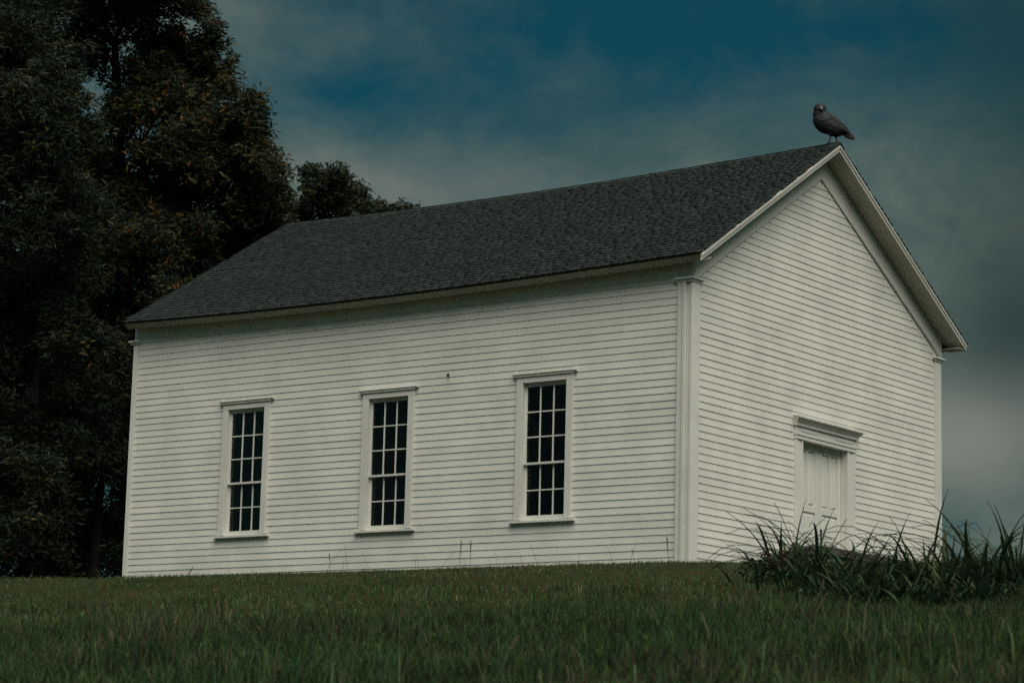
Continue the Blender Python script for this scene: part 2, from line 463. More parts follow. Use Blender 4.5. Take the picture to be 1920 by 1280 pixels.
# frieze boards of the gable, following the slopes
def rake_board(name, x0, x1, top_off, bot, y0, y1, slope_top, mat, parent):
    """board between two sloping lines; top_off is below the roof top, bot(y) the lower line"""
    mb = MB(); ys = np.linspace(y0, y1, 2)
    a, b_ = ys
    mb.hexa([(x0, a, bot(a)), (x1, a, bot(a)), (x1, b_, bot(b_)), (x0, b_, bot(b_)), (x0, a, slope_top(a)-top_off), (x1, a, slope_top(a)-top_off), (x1, b_, slope_top(b_)-top_off), (x0, b_, slope_top(b_)-top_off)])
    return mb.build(name, mat, parent, bevel=0.003)
tl = lambda y: ZE+(y+EL)*SLL
tr_ = lambda y: ZR-(y-YR)*SLR
ya = 3.79
ya = YR-0.002
rake_board('rake_frieze', 0.0005, 0.036, 0.135, lambda y: max(3.979+y*SLL, 4.047), 0.12, ya, tl, MAT['trim'], house)
mb = MB(); mb.hexa([(0.0005, -0.03, 4.047), (0.036, -0.03, 4.047), (0.036, 0.12, 4.047), (0.0005, 0.12, 4.047), (0.0005, -0.03, tl(-0.03)-0.135), (0.036, -0.03, tl(-0.03)-0.135), (0.036, 0.12, tl(0.12)-0.135), (0.0005, 0.12, tl(0.12)-0.135)])
mb.build('rake_frieze', MAT['trim'], house)
rake_board('rake_frieze', 0.0005, 0.038, 0.135, lambda y: max(4.111+(7.652-y)*SLR, 4.047), ya+0.001, WD+0.03, lambda y: min(tr_(y), tl(y)), MAT['trim'], house)

# windows
PX0, PX1 = 0.365, 0.365
pane_mesh = {}
def make_window(cx, dz, label):
    mb = MB(); y0 = -0.046
    z0, z1 = WZ0+dz, WZ1+dz
    mb.box(cx-0.515, cx-0.40, y0, 0.0-0.0005, z0, z1); mb.box(cx+0.40, cx+0.515, y0, -0.0005, z0, z1)
    mb.box(cx-0.515, cx+0.515, y0, -0.0005, z1+0.0005, z1+0.115)
    w = mb.build('window', MAT['trim'], house, bevel=0.004); w['label'] = label
    mb = MB(); mb.box(cx-0.418, cx-0.40, 0.0, 0.12, z0, z1); mb.box(cx+0.40, cx+0.418, 0.0, 0.12, z0, z1); mb.box(cx-0.40, cx+0.40, 0.0, 0.12, z1, z1+0.018)
    mb.build('jamb', MAT['trim'], w)
    mb = MB(); mb.hexa([(cx-0.585, -0.085, z1+0.125), (cx+0.585, -0.085, z1+0.125), (cx+0.585, -0.0005, z1+0.118), (cx-0.585, -0.0005, z1+0.118), (cx-0.585, -0.085, z1+0.145), (cx+0.585, -0.085, z1+0.145), (cx+0.585, -0.0005, z1+0.156), (cx-0.585, -0.0005, z1+0.156)])
    mb.box(cx-0.535, cx+0.535, -0.070, -0.0005, z1+0.092, z1+0.1178)
    mb.build('head_cap', MAT['trim'], w, bevel=0.003)
    mb = MB(); mb.hexa([(cx-0.59, -0.075, z0-0.045), (cx+0.59, -0.075, z0-0.045), (cx+0.59, 0.11, z0-0.045), (cx-0.59, 0.11, z0-0.045), (cx-0.59, -0.075, z0-0.012), (cx+0.59, -0.075, z0-0.012), (cx+0.59, 0.11, z0-0.001), (cx-0.59, 0.11, z0-0.001)])
    mb.build('sill', MAT['trim'], w, bevel=0.004)
    zm = 1.478+dz
    for nm, ya_, yb_, a, b_, rows in (('upper_sash', 0.030, 0.058, zm-0.012, z1-0.001, 3), ('lower_sash', 0.060, 0.088, z0, zm+0.02, 2)):
        mb = MB(); st = 0.036; rt = 0.055 if nm == 'upper_sash' else 0.034; rb = 0.034 if nm == 'upper_sash' else 0.075
        mb.box(cx-0.3995, cx-0.3995+st, ya_, yb_, a, b_); mb.box(cx+0.3995-st, cx+0.3995, ya_, yb_, a, b_)
        x0, x1 = cx-0.3995+st, cx+0.3995-st
        mb.box(x0+0.0005, x1-0.0005, ya_+0.001, yb_-0.001, a, a+rb); mb.box(x0+0.0005, x1-0.0005, ya_+0.001, yb_-0.001, b_-rt, b_)
        if nm == 'upper_sash': mb.box(cx-0.399, cx+0.399, 0.012, 0.0295, a, a+0.03)
        mb.build(nm, MAT['trim'], w)
        za, zb_ = a+rb, b_-rt
        for k in (1, 2):
            xm = x0+(x1-x0)*k/3; mb = MB(); mb.box(xm-0.0095, xm+0.0095, ya_+0.003, yb_-0.004, za+0.0005, zb_-0.0005); mb.build('muntin', MAT['trim'], w)
        for k in range(1, rows):
            zk = za+(zb_-za)*k/rows
            for c in range(3):
                mb = MB(); mb.box(x0+(x1-x0)*c/3+0.0098*(c > 0), x0+(x1-x0)*(c+1)/3-0.0098*(c < 2), ya_+0.004, yb_-0.005, zk-0.009, zk+0.009); mb.build('muntin', MAT['trim'], w)
        pw, ph = (x1-x0)/3, (zb_-za)/rows
        key = (nm,)
        if key not in pane_mesh:
            mb = MB(); mb.box(-pw/2, pw/2, -0.0015, 0.0015, -ph/2, ph/2); pane_mesh[key] = mb.mesh('pane', MAT['glass'])
        for c in range(3):
            for k in range(rows):
                p = put('pane', pane_mesh[key], w, (x0+pw*(c+0.5), yb_-0.008, za+ph*(k+0.5)))
                p.rotation_euler = (random.gauss(0, 0.006), 0, random.gauss(0, 0.006))
    return w
make_window(*WINS[0], 'fifteen-pane sash window nearest the corner of the long wall')
make_window(*WINS[1], 'middle fifteen-pane sash window of the long wall')
make_window(*WINS[2], 'fifteen-pane sash window nearest the trees')
# small hook on the long wall between two windows
mb = MB(); mb.tube([(-4.379, -0.02, 2.945), (-4.379, -0.055, 2.945), (-4.379, -0.06, 2.93), (-4.379, -0.06, 2.905)], [0.016, 0.014, 0.012, 0.010]); mb.build('wall_hook', MAT['metal'], house)

# doorway
mb = MB()
mb.box(0.0005, 0.046, 2.975, 3.05, DZ0, DZ1); mb.box(0.0005, 0.036, 3.052, 3.165, DZ0, DZ1); mb.box(0.0005, 0.046, 3.167, DY0, DZ0, DZ1)
mb.box(0.0005, 0.046, DY1, 4.655, DZ0, DZ1); mb.box(0.0005, 0.036, 4.657, 4.79, DZ0, DZ1); mb.box(0.0005, 0.046, 4.792, 4.865, DZ0, DZ1)
doorway = mb.build('doorway', MAT['trim'], house, bevel=0.004)
mb = MB()
mb.box(0.0005, 0.060, 2.965, 4.875, DZ1+0.001, 2.12); mb.box(0.0005, 0.072, 2.955, 4.885, 2.121, 2.15)
mb.box(0.0005, 0.055, 2.97, 4.87, 2.151, 2.26)
mb.box(0.0005, 0.063, 3.12, 3.62, 2.185, 2.225); mb.box(0.0005, 0.063, 4.2, 4.72, 2.185, 2.225)
mb.box(0.0005, 0.085, 2.945, 4.895, 2.261, 2.29)
mb.build('frieze', MAT['trim'], doorway, bevel=0.003)
mb = MB()
prof = [(0.0005, 2.291), (0.080, 2.291), (0.092, 2.312), (0.118, 2.345), (0.150, 2.372), (0.158, 2.375), (0.158, 2.402), (0.0005, 2.425)]
ends = [2.92-0.0*0, 4.955]
rings = []
for e, sgn in ((2.945, -1), (4.895, 1)):
    rings.append([(x, e+sgn*(x-0.08)*0.9 if x > 0.001 else e+sgn*0.0, z) for x, z in prof])
mb.face(rings[0]); mb.face(rings[1][::-1])
for k in range(len(prof)):
    k2 = (k+1) % len(prof); mb.face([rings[0][k], rings[1][k], rings[1][k2], rings[0][k2]])
mb.build('crown_moulding', MAT['trim'], doorway)
mb = MB(); mb.box(-0.135, 0.0, DY0-0.02, DY0-0.0005, DZ0, DZ1); mb.box(-0.135, 0.0, DY1+0.0005, DY1+0.02, DZ0, DZ1); mb.box(-0.135, 0.0, DY0, DY1, DZ1+0.0005, DZ1+0.025); mb.build('door_jamb', MAT['trim'], doorway)
mb = MB(); mb.box(-0.135, 0.05, DY0, DY1, DZ0-0.03, DZ0+0.01); mb.build('threshold', MAT['stone'], doorway)
for y0, y1 in ((DY0+0.004, 3.908), (3.912, DY1-0.004)):
    mb = MB(); xf, xbk = -0.085, -0.125; st = 0.105; zc = DZ0+0.012; zt = DZ1-0.004
    ym = (y0+y1)/2
    mb.box(xbk, xf, y0, y0+st, zc, zt); mb.box(xbk, xf, y1-st, y1, zc, zt)
    for (za, zb_) in ((zc, zc+0.2), (1.0, 1.09), (zt-0.11, zt)): mb.box(xbk+0.001, xf-0.0006, y0+st+0.0005, y1-st-0.0005, za, zb_)
    mb.box(xbk+0.001, xf-0.0008, ym-0.035, ym+0.035, 1.0905, zt-0.1105)
    leaf = mb.build('door_leaf', MAT['door'], doorway, bevel=0.003)
    for (pa, pb, za, zb_) in ((y0+st, y1-st, zc+0.2, 1.0), (y0+st, ym-0.035, 1.09, zt-0.11), (ym+0.035, y1-st, 1.09, zt-0.11)):
        mb = MB(); mb.box(xbk+0.004, xf-0.022, pa, pb, za, zb_); mb.hexa([(xf-0.0215, pa+0.03, za+0.03), (xf-0.008, pa+0.05, za+0.05), (xf-0.008, pb-0.05, za+0.05), (xf-0.0215, pb-0.03, za+0.03), (xf-0.0215, pa+0.03, zb_-0.03), (xf-0.008, pa+0.05, zb_-0.05), (xf-0.008, pb-0.05, zb_-0.05), (xf-0.0215, pb-0.03, zb_-0.03)])
        mb.build('door_panel', MAT['door'], leaf) if False else mb.build('panel', MAT['door'], doorway)
# granite step
mb = MB(); mb.box(0.06, 0.62, 2.82, 5.75, 0.26, 0.39)
st = mb.build('door_step', MAT['stone'], None, bevel=0.015); tag(st, 'long dark granite door step half hidden by the strap-leaved plants', 'step')
for yy in (2.9, 3.86, 4.8):
    mb = MB(); mb.box(0.10, 0.56, yy, yy+0.9, -0.35, 0.259); mb.build('step_block', MAT['fieldstone'], st, bevel=0.012)

# roof
NXR = 24
def sag_pts(y, off):
    return lambda x: roof_z(x, y)-off
def roof_slab(name, y0, y1, top, bot, x0, x1, mat, parent):
    """sloping slab in roof coordinates, following the sag; top and bot are vertical distances below the roof top"""
    xs_ = np.linspace(x0, x1, NXR); mb = MB()
    for p, q in zip(xs_[:-1], xs_[1:]):
        mb.hexa([(p, y0, roof_z(p, y0)-bot), (q, y0, roof_z(q, y0)-bot), (q, y1, roof_z(q, y1)-bot), (p, y1, roof_z(p, y1)-bot),
                 (p, y0, roof_z(p, y0)-top), (q, y0, roof_z(q, y0)-top), (q, y1, roof_z(q, y1)-top), (p, y1, roof_z(p, y1)-top)])
    me = mb.mesh(name, mat); bm = bmesh.new(); bm.from_mesh(me); bmesh.ops.remove_doubles(bm, verts=bm.verts, dist=1e-5); bmesh.ops.recalc_face_normals(bm, faces=bm.faces); bm.to_mesh(me); bm.free()
    return put(name, me, parent)
XF, XB = OF, -L-OB
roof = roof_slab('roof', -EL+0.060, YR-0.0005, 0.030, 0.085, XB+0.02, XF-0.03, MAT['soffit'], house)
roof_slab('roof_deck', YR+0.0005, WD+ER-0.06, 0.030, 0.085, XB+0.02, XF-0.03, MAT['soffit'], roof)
# rake fascia boards (front) and mouldings
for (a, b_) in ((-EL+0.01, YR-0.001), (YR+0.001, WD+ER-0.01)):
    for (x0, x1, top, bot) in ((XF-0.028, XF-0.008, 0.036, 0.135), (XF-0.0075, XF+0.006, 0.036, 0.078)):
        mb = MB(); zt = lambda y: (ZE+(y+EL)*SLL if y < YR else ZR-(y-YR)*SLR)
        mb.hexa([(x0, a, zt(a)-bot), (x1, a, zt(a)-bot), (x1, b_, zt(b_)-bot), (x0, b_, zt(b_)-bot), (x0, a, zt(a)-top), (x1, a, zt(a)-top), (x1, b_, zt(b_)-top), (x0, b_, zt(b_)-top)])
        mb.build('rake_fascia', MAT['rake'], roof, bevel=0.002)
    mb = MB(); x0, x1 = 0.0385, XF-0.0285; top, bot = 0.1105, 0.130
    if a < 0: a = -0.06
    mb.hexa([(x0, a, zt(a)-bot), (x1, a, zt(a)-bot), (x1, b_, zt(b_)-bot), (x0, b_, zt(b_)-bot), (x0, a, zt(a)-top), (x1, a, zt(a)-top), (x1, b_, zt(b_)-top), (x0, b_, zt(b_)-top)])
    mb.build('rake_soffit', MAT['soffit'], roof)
# eave fascia, square to the slope, and soffit
def eave_run(name, pts, x0, x1, mat):
    """cross-section (y, z at no sag) swept along the eave"""
    xs_ = np.linspace(x0, x1, NXR); mb = MB(); rings = []
    for x in xs_: rings.append([(x, y, z+float(sag(x))) for y, z in pts])
    for A, B in zip(rings[:-1], rings[1:]):
        for k in range(len(pts)): mb.face([A[k], B[k], B[(k+1) % len(pts)], A[(k+1) % len(pts)]])
    mb.face(rings[0]); mb.face(rings[-1][::-1])
    me = mb.mesh(name, mat); bm = bmesh.new(); bm.from_mesh(me); bmesh.ops.remove_doubles(bm, verts=bm.verts, dist=1e-5); bmesh.ops.recalc_face_normals(bm, faces=bm.faces); bm.to_mesh(me); bm.free()
    return put(name, me, roof)
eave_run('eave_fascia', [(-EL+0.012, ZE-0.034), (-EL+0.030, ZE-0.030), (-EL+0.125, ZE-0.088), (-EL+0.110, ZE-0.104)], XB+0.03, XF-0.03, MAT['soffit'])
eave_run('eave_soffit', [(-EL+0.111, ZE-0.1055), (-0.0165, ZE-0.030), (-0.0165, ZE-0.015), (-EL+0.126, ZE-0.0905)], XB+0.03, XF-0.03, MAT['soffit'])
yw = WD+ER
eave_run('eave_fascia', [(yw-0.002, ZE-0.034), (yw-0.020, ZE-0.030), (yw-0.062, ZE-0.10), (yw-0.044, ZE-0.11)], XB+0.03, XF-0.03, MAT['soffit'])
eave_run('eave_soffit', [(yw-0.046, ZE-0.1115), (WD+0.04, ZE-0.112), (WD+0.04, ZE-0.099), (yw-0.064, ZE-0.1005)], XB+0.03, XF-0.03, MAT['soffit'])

# shingles: laminated tabs of uneven width in staggered courses
SH_E = 0.122                                           # exposure along the slope
tones = [(0.036, 0.046, 0.045), (0.044, 0.055, 0.053), (0.030, 0.038, 0.038), (0.050, 0.061, 0.057), (0.040, 0.049, 0.046), (0.033, 0.043, 0.043)]
def slope_axes(left):
    if left: d = Vector((0, 1, SLL)).normalized()
    else: d = Vector((0, -1, SLR)).normalized()
    n = Vector((1, 0, 0)).cross(d) if left else d.cross(Vector((1, 0, 0)))
    return d, n.normalized()
WV = [0.085, 0.11, 0.14, 0.175]
near = []                                              # the tabs built singly
SV, SQ, ST = [], [], []
var_mesh = {}
def tab_verts(w, th, ln):
    e0 = th; e1 = 0.002
    return [(-w/2, 0, -0.001), (w/2, 0, -0.001), (w/2, ln, -0.004), (-w/2, ln, -0.004), (-w/2, 0, e0), (w/2, 0, e0), (w/2, ln, e1), (-w/2, ln, e1)]
HEX = np.array([(3, 2, 1, 0), (4, 5, 6, 7), (0, 1, 5, 4), (1, 2, 6, 5), (2, 3, 7, 6), (3, 0, 4, 7)])
tabs = []
for left in (True, False):
    d, n = slope_axes(left)
    slen = math.hypot(YR+EL, ZR-ZE) if left else math.hypot(yw-YR, ZR-ZE)
    ncourse = int(slen/SH_E)
    ex = slen/ncourse
    for c in range(ncourse):
        x = XB - random.uniform(0, 0.1)
        k = 0
        while x < XF:
            w = random.choice(WV); xc = x+w/2
            x0, x1 = max(x, XB), min(x+w, XF+0.004)
            thick = 0.014 if (k % 2 == 0) else 0.009
            thick += random.uniform(-0.002, 0.003)
            k += 1 if random.random() < 0.85 else 2
            x += w+0.001
            if x1-x0 < 0.03: continue
            y = -EL-0.028 if left else yw+0.02
            s = c*ex
            base = Vector((0, y, ZE)) + d*s
            tabs.append((left, c, (x0+x1)/2, x1-x0, thick, ex, base, random.choice(tones)))
# nearest corner of the roof first: those show largest
def dist(tb): return (Vector((tb[2], tb[6].y, tb[6].z)) - Vector(CAM)).length
order = sorted((i for i, tb in enumerate(tabs) if tb[0]), key=lambda i: dist(tabs[i]))
single = set(order[:290])
rows = {}
def tab_mat(left):
    d, n = slope_axes(left); return d, n
for i, tb in enumerate(tabs):
    left, c, xc, w, th, ex, base, tone = tb
    d, n = slope_axes(left)
    zs = float(sag(xc))
    o = Vector((xc, base.y, base.z+zs)) + n*(-0.022)
    jit = random.uniform(-0.004, 0.004); o = o + d*jit
    if i in single:
        wq = round(w/0.012)*0.012; tq = round(th/0.004)*0.004+0.001; key = (wq, tq, tones.index(tone) if tone in tones else 0)
        if key not in var_mesh:
            v = np.array(tab_verts(wq, tq+0.022, ex*1.5)); me = np_mesh('shingle', v, HEX, None, MAT['shingle'], np.tile(tone, (8, 1))); var_mesh[key] = me
        ob = put('shingle', var_mesh[key], roof)
        ob.matrix_local = Matrix(((1, d.x, n.x, o.x), (0, d.y, n.y, o.y), (0, d.z, n.z, o.z), (0, 0, 0, 1)))
    else:
        v = np.array(tab_verts(w, th+0.022, ex*1.5))
        P = np.array(o) + v[:, :1]*np.array((1, 0, 0)) + v[:, 1:2]*np.array(d) + v[:, 2:3]*np.array(n)
        SQ.append(HEX+8*len(SV)); SV.append(P); ST.append(np.tile(tone, (8, 1)))
ob = put('shingle_field', np_mesh('shingle_field', np.concatenate(SV), np.concatenate(SQ), None, MAT['shingle'], np.concatenate(ST)), roof)
ob['kind'] = 'stuff'
# ridge caps
x = XB
rc = None
while x < XF-0.02:
    x1 = min(x+0.20, XF+0.006)
    z0 = ZR+float(sag((x+x1)/2)); lift = 0.016+random.uniform(-0.002, 0.004)
    mb = MB(); wdt = 0.145
    sl_ = (ZR+float(sag(x1))-ZR-float(sag(x)))/0.2*0
    def ring(xx, up):
        return [(xx, YR-wdt, z0-wdt*SLL+up-0.012), (xx, YR-0.02, z0-0.012*0+up-0.004), (xx, YR+0.02, z0+up-0.004), (xx, YR+wdt, z0-wdt*SLR+up-0.012),
                (xx, YR+wdt, z0-wdt*SLR+up-0.024), (xx, YR, z0+up-0.028), (xx, YR-wdt, z0-wdt*SLL+up-0.024)]
    A, B = ring(x, lift-0.006), ring(min(x1+0.03, XF+0.006), lift+0.006)
    for k in range(7): mb.face([A[k], B[k], B[(k+1) % 7], A[(k+1) % 7]])
    mb.face(A); mb.face(B[::-1])
    o = mb.build('ridge_cap', MAT['shingle'], roof); set_tone(o.data, np.tile(random.choice(tones), (len(o.data.vertices), 1)))
    x += 0.20

# ------------------------------------------------------------------ leaves helper for trees
def leaf_cloud(centers, n_per, spread, length, width, tones_, weights, droop=0.35):
    """clusters of pointed leaves radiating from twig tips; returns verts, quads, tones"""
    nC = len(centers); n = nC*n_per
    c = np.repeat(centers, n_per, 0) + rng.normal(0, spread, (n, 3))
    d = rng.normal(0, 1, (n, 3)); d[:, 2] = d[:, 2]*0.6 - droop
    d /= np.linalg.norm(d, axis=1, keepdims=True)
    a = rng.normal(0, 1, (n, 3)); s = np.cross(d, a); s /= np.linalg.norm(s, axis=1, keepdims=True)
    nrm = np.cross(s, d)
    Ln = length*rng.uniform(0.65, 1.25, (n, 1)); Wd = width*rng.uniform(0.7, 1.25, (n, 1))
    p0 = c; p2 = c + d*Ln - nrm*Ln*0.12
    mid = c + d*Ln*0.45 + nrm*Ln*0.06
    p1 = mid + s*Wd; p3 = mid - s*Wd
    v = np.stack([p0, p1, p2, p3], 1).reshape(-1, 3)
    q = np.arange(n*4).reshape(-1, 4)
    ti = rng.choice(len(tones_), nC, p=weights); tn = np.array(tones_)[ti]
    tn = np.repeat(tn, n_per, 0)*rng.uniform(0.75, 1.2, (n, 1))
    return v, q, np.repeat(tn, 4, 0)
def clump_points(blobs, dens, sub=14, thin=1.0):
    """points on many small clumps spread over the outside of each lobe"""
    P = []
    for c, r in blobs:
        k = int(sub*max(1, r))
        for _ in range(k):
            d = rng.normal(0, 1, 3); d /= np.linalg.norm(d)
            cc = np.array(c) + d*r*rng.uniform(0.35, 0.95)*np.array((1, 1, 0.9))
            rr = rng.uniform(0.28, 0.55)*min(1.25, r)
            m_ = int(dens*rr*rr*thin)
            q = rng.normal(0, 1, (m_, 3)); q /= np.linalg.norm(q, axis=1, keepdims=True)
            P.append(cc + q*rr*rng.uniform(0.35, 1.0, (m_, 1))*np.array((1, 1, 0.75)))
    return np.concatenate(P)
def limbs(mb, base, top, blobs, r0_, seg=7):
    b0 = Vector(base); t0 = Vector(top)
    def bez(a, m_, c, n=7): return [((1-u)**2)*a + 2*u*(1-u)*m_ + u*u*c for u in [k/(n-1) for k in range(n)]]
    mid = (b0+t0)/2 + Vector((random.uniform(-.3, .3), random.uniform(-.3, .3), 0))
    pts = bez(b0, mid, t0, 9); mb.tube(pts, [r0_*(1.1-0.85*k/8) + (0.25*r0_ if k == 0 else 0) for k in range(9)], 9)
    for c, r in blobs:
        c = Vector(c); want = c.z-0.75*math.hypot(c.x-t0.x*0.5, c.y-t0.y*0.5); ki = min(range(1, 9), key=lambda q: abs(pts[q].z-want)); u = ki/8; st = pts[ki]
        if (c-st).length < 0.4: continue
        m_ = (st+c)/2 + Vector((random.uniform(-.2, .2), random.uniform(-.2, .2), random.uniform(-0.05, .2)))*(c-st).length
        p = bez(st, m_, c, 6); rr = r0_*0.24*(1.1-u*0.6)
        mb.tube(p, [rr*(1-0.15*k) for k in range(6)], 6)
        for _ in range(5):
            e = c + Vector(rng.normal(0, 1, 3)).normalized()*r*0.9
            a = p[random.randint(2, 5)]
            mb.tube([a, (a+e)/2+Vector((0, 0, 0.1*r)), e], [rr*0.4, rr*0.25, rr*0.08], 5)
GREENS = [(0.019, 0.028, 0.017), (0.034, 0.042, 0.021), (0.016, 0.025, 0.018), (0.056, 0.053, 0.020), (0.10, 0.075, 0.02), (0.13, 0.055, 0.02)]
def tree(name, label, cat, base_px, depth, blobs_px, dens, n_per, lsz, lw, weights, trunk_r, group=None, sub=14, spread=0.07, zbase=None):
    base = at(*base_px, depth); base[2] = float(ground_z(base[0], base[1]))-0.1
    o = empty(name, base); tag(o, label, cat, group)
    ppm = FPX/depth
    blobs = []
    for bp_ in blobs_px:
        px, py, r = bp_[:3]; dd = bp_[3] if len(bp_) > 3 else random.uniform(-1.2, 1.2)
        blobs.append((at(px, py, depth+dd)-base, r/ppm))
    mb = MB(); topb = max(blobs, key=lambda b: b[0][2])[0]
    limbs(mb, (0, 0, -0.3), (topb[0]*0.6, topb[1]*0.6, topb[2]*0.9), blobs, trunk_r)
    mb.build('trunk', MAT['bark'], o, smooth=True, fix=False)
    P = clump_points(blobs, dens, sub)
    v, q, tn = leaf_cloud(P, n_per, spread, lsz, lw, GREENS, weights)
    put('crown', np_mesh('crown', v, q, None, MAT['leaf'], tn), o)
    return o
W_OAK = [0.22, 0.38, 0.18, 0.15, 0.055, 0.015]
W_DK = [0.38, 0.2, 0.38, 0.03, 0.008, 0.002]
tree('oak_tree', 'tall dark oak with yellowing leaves rising over the far end of the roof', 'tree', (270, 1075), 52,
     [(305, 40, 98), (280, -70, 120), (378, 80, 46), (370, 165, 95), (290, 130, 90), (440, 200, 70), (450, 285, 88), (350, 290, 105), (465, 370, 82), (500, 320, 46), (400, 390, 115),
      (270, 350, 120), (240, 235, 70), (300, 460, 125), (430, 470, 95), (200, 450, 120), (170, 330, 95), (220, 570, 120), (330, 580, 110), (200, 690, 115), (150, -60, 120), (180, 60, 95), (510, 415, 46), (120, 560, 100), (420, 560, 90), (250, 800, 90), (515, 370, 36), (310, 185, 80), (360, 235, 80), (415, 150, 42), (330, 110, 70)],
     250, 8, 0.160, 0.021, W_OAK, 0.30)
tree('oak_tree', 'very dark broad tree filling the left edge of the view', 'tree', (60, 1075), 48,
     [(40, 60, 130), (-60, 180, 150), (110, 170, 100), (70, 300, 130), (-40, 400, 150), (130, 400, 100), (60, 520, 130), (-60, 620, 140), (110, 620, 95), (20, 690, 85), (60, 830, 110), (-50, 830, 120), (-120, 60, 150), (20, -80, 150), (130, 760, 90), (60, 930, 90, -1.5), (70, 390, 100, -2.0), (90, 250, 80, -2.0), (40, 200, 90, -2.0)],
     200, 8, 0.160, 0.021, W_DK, 0.26)
tree('understory_tree', 'low dark understory tree beside the far corner of the house', 'tree', (170, 1080), 50,
     [(160, 800, 85), (205, 880, 75), (120, 900, 85), (180, 980, 75), (90, 990, 75), (140, 1040, 55), (215, 780, 60), (232, 1040, 45), (240, 930, 50), (230, 700, 60)],
     230, 7, 0.14, 0.022, W_DK, 0.12)
tree('understory_tree', 'low dark understory tree below the broad tree at the left edge', 'tree', (20, 1082), 46.5,
     [(20, 900, 85), (60, 990, 75), (-30, 980, 85), (10, 1045, 60), (100, 1050, 50), (-70, 880, 85), (85, 900, 60)],
     230, 7, 0.14, 0.022, W_DK, 0.12)
tree('understory_tree', 'low dark thicket tree farther back, filling the gap under the two big trees', 'tree', (130, 1070), 58,
     [(40, 760, 100), (140, 700, 100), (150, 840, 100), (230, 860, 90), (50, 900, 100), (150, 960, 90), (30, 1010, 80), (230, 990, 80), (100, 1050, 60), (180, 1060, 50), (10, 640, 90)],
     170, 7, 0.15, 0.026, W_DK, 0.14)
tree('maple_tree', 'round-topped green tree showing behind the roof ridge', 'tree', (620, 1080), 66,
     [(592, 338, 34), (630, 346, 38), (662, 366, 32), (610, 380, 40), (650, 400, 42), (570, 395, 38), (690, 396, 22), (600, 450, 55), (660, 470, 55), (620, 540, 70), (640, 335, 20), (580, 325, 22), (678, 375, 20)],
     320, 6, 0.125, 0.028, [0.4, 0.4, 0.14, 0.05, 0.01, 0.0], 0.24, sub=16, spread=0.06)
tree('maple_tree', 'low green tree crown just peeping over the ridge, right of the round-topped tree', 'tree', (745, 1080), 72,
     [(715, 392, 24), (748, 396, 24), (735, 425, 34), (775, 408, 26), (800, 410, 18), (700, 430, 34), (760, 460, 45), (830, 412, 20), (828, 396, 7)],
     320, 6, 0.125, 0.028, [0.3, 0.5, 0.1, 0.1, 0.0, 0.0], 0.18, sub=16, spread=0.06)

# ------------------------------------------------------------------ plants beside the house
TH = 8
def strap_mesh(length, width, lean, curl, tone, k):
    """arching keeled strap leaf growing from the origin towards +x"""
    v = []; p = np.array((0.0, 0.0, 0.0)); ang = PI/2-lean
    for i in range(TH+1):
        u = i/TH
        wdt = width*(0.55+0.8*u*(1-u)*2)*(1-u**3) * (0.9+0.1*math.sin(9*u+k)) + 0.0008
        nrm = np.array((-math.sin(ang), 0, math.cos(ang)))
        for s_ in (-1, 0, 1):
            v.append(p + np.array((0, 1, 0))*s_*wdt/2 - nrm*(0.006 if s_ == 0 else 0))
        p = p + np.array((math.cos(ang), 0, math.sin(ang)))*length/TH
        ang -= curl*(0.3+1.6*u)/TH
    q = []
    for i in range(TH):
        for s_ in (0, 1): q.append((i*3+s_, i*3+s_+1, i*3+s_+4, i*3+s_+3))
    tn = np.array(tone)*np.linspace(0.85, 1.15, TH+1)[:, None]
    return np_mesh('leaf', np.array(v), np.array(q), None, MAT['strap'], np.repeat(tn, 3, 0), smooth=True)
ST_T = [(0.026, 0.052, 0.027), (0.032, 0.063, 0.032), (0.040, 0.074, 0.036), (0.021, 0.043, 0.024), (0.056, 0.066, 0.034)]
straps = []
for k in range(26):
    straps.append(strap_mesh(random.uniform(0.75, 1.25), random.uniform(0.030, 0.047), random.uniform(0.15, 0.95), random.choice([0.3, 0.7, 1.1, 1.5, 2.0, 2.6]), random.choice(ST_T), k))
def ground_hit(px, py):
    d = fw + RT*(px-960)/FPX - UP*(py-640)/FPX
    for t_ in np.arange(8, 40, 0.02):
        P = CAM+d*t_
        if P[2] <= float(ground_z(P[0], P[1])): return P
    return P
CL = [  # foot of the clump in the photo (pixels), leaf count, size, lean bias, label
    (1466, 1090, 34, 0.98, 'strap-leaved clump at the left end of the row, behind its reddish flower heads'),
    (1535, 1108, 36, 1.04, 'strap-leaved clump in front of the left door leaf'),
    (1600, 1118, 36, 0.80, 'strap-leaved clump in front of the right door leaf'),
    (1665, 1118, 34, 0.74, 'arching strap-leaved clump right of the doorway'),
    (1728, 1122, 36, 1.02, 'tall pointed strap-leaved clump in front of the far corner of the gable'),
    (1785, 1122, 36, 0.88, 'strap-leaved clump just right of the gable corner'),
    (1845, 1118, 36, 1.02, 'strap-leaved clump against the sky, second from the right edge'),
    (1905, 1108, 36, 0.98, 'strap-leaved clump cut by the right edge of the view'),
    (1560, 1130, 26, 0.62, 'low arching clump at the left end of the front row, below the door'),
    (1632, 1138, 26, 0.62, 'low arching clump, second from the left in the front row'),
    (1705, 1142, 26, 0.66, 'low arching clump in the middle of the front row, below the gable corner'),
    (1778, 1140, 26, 0.64, 'low arching clump, second from the right in the front row'),
    (1850, 1134, 26, 0.64, 'low arching clump at the right end of the front row')]
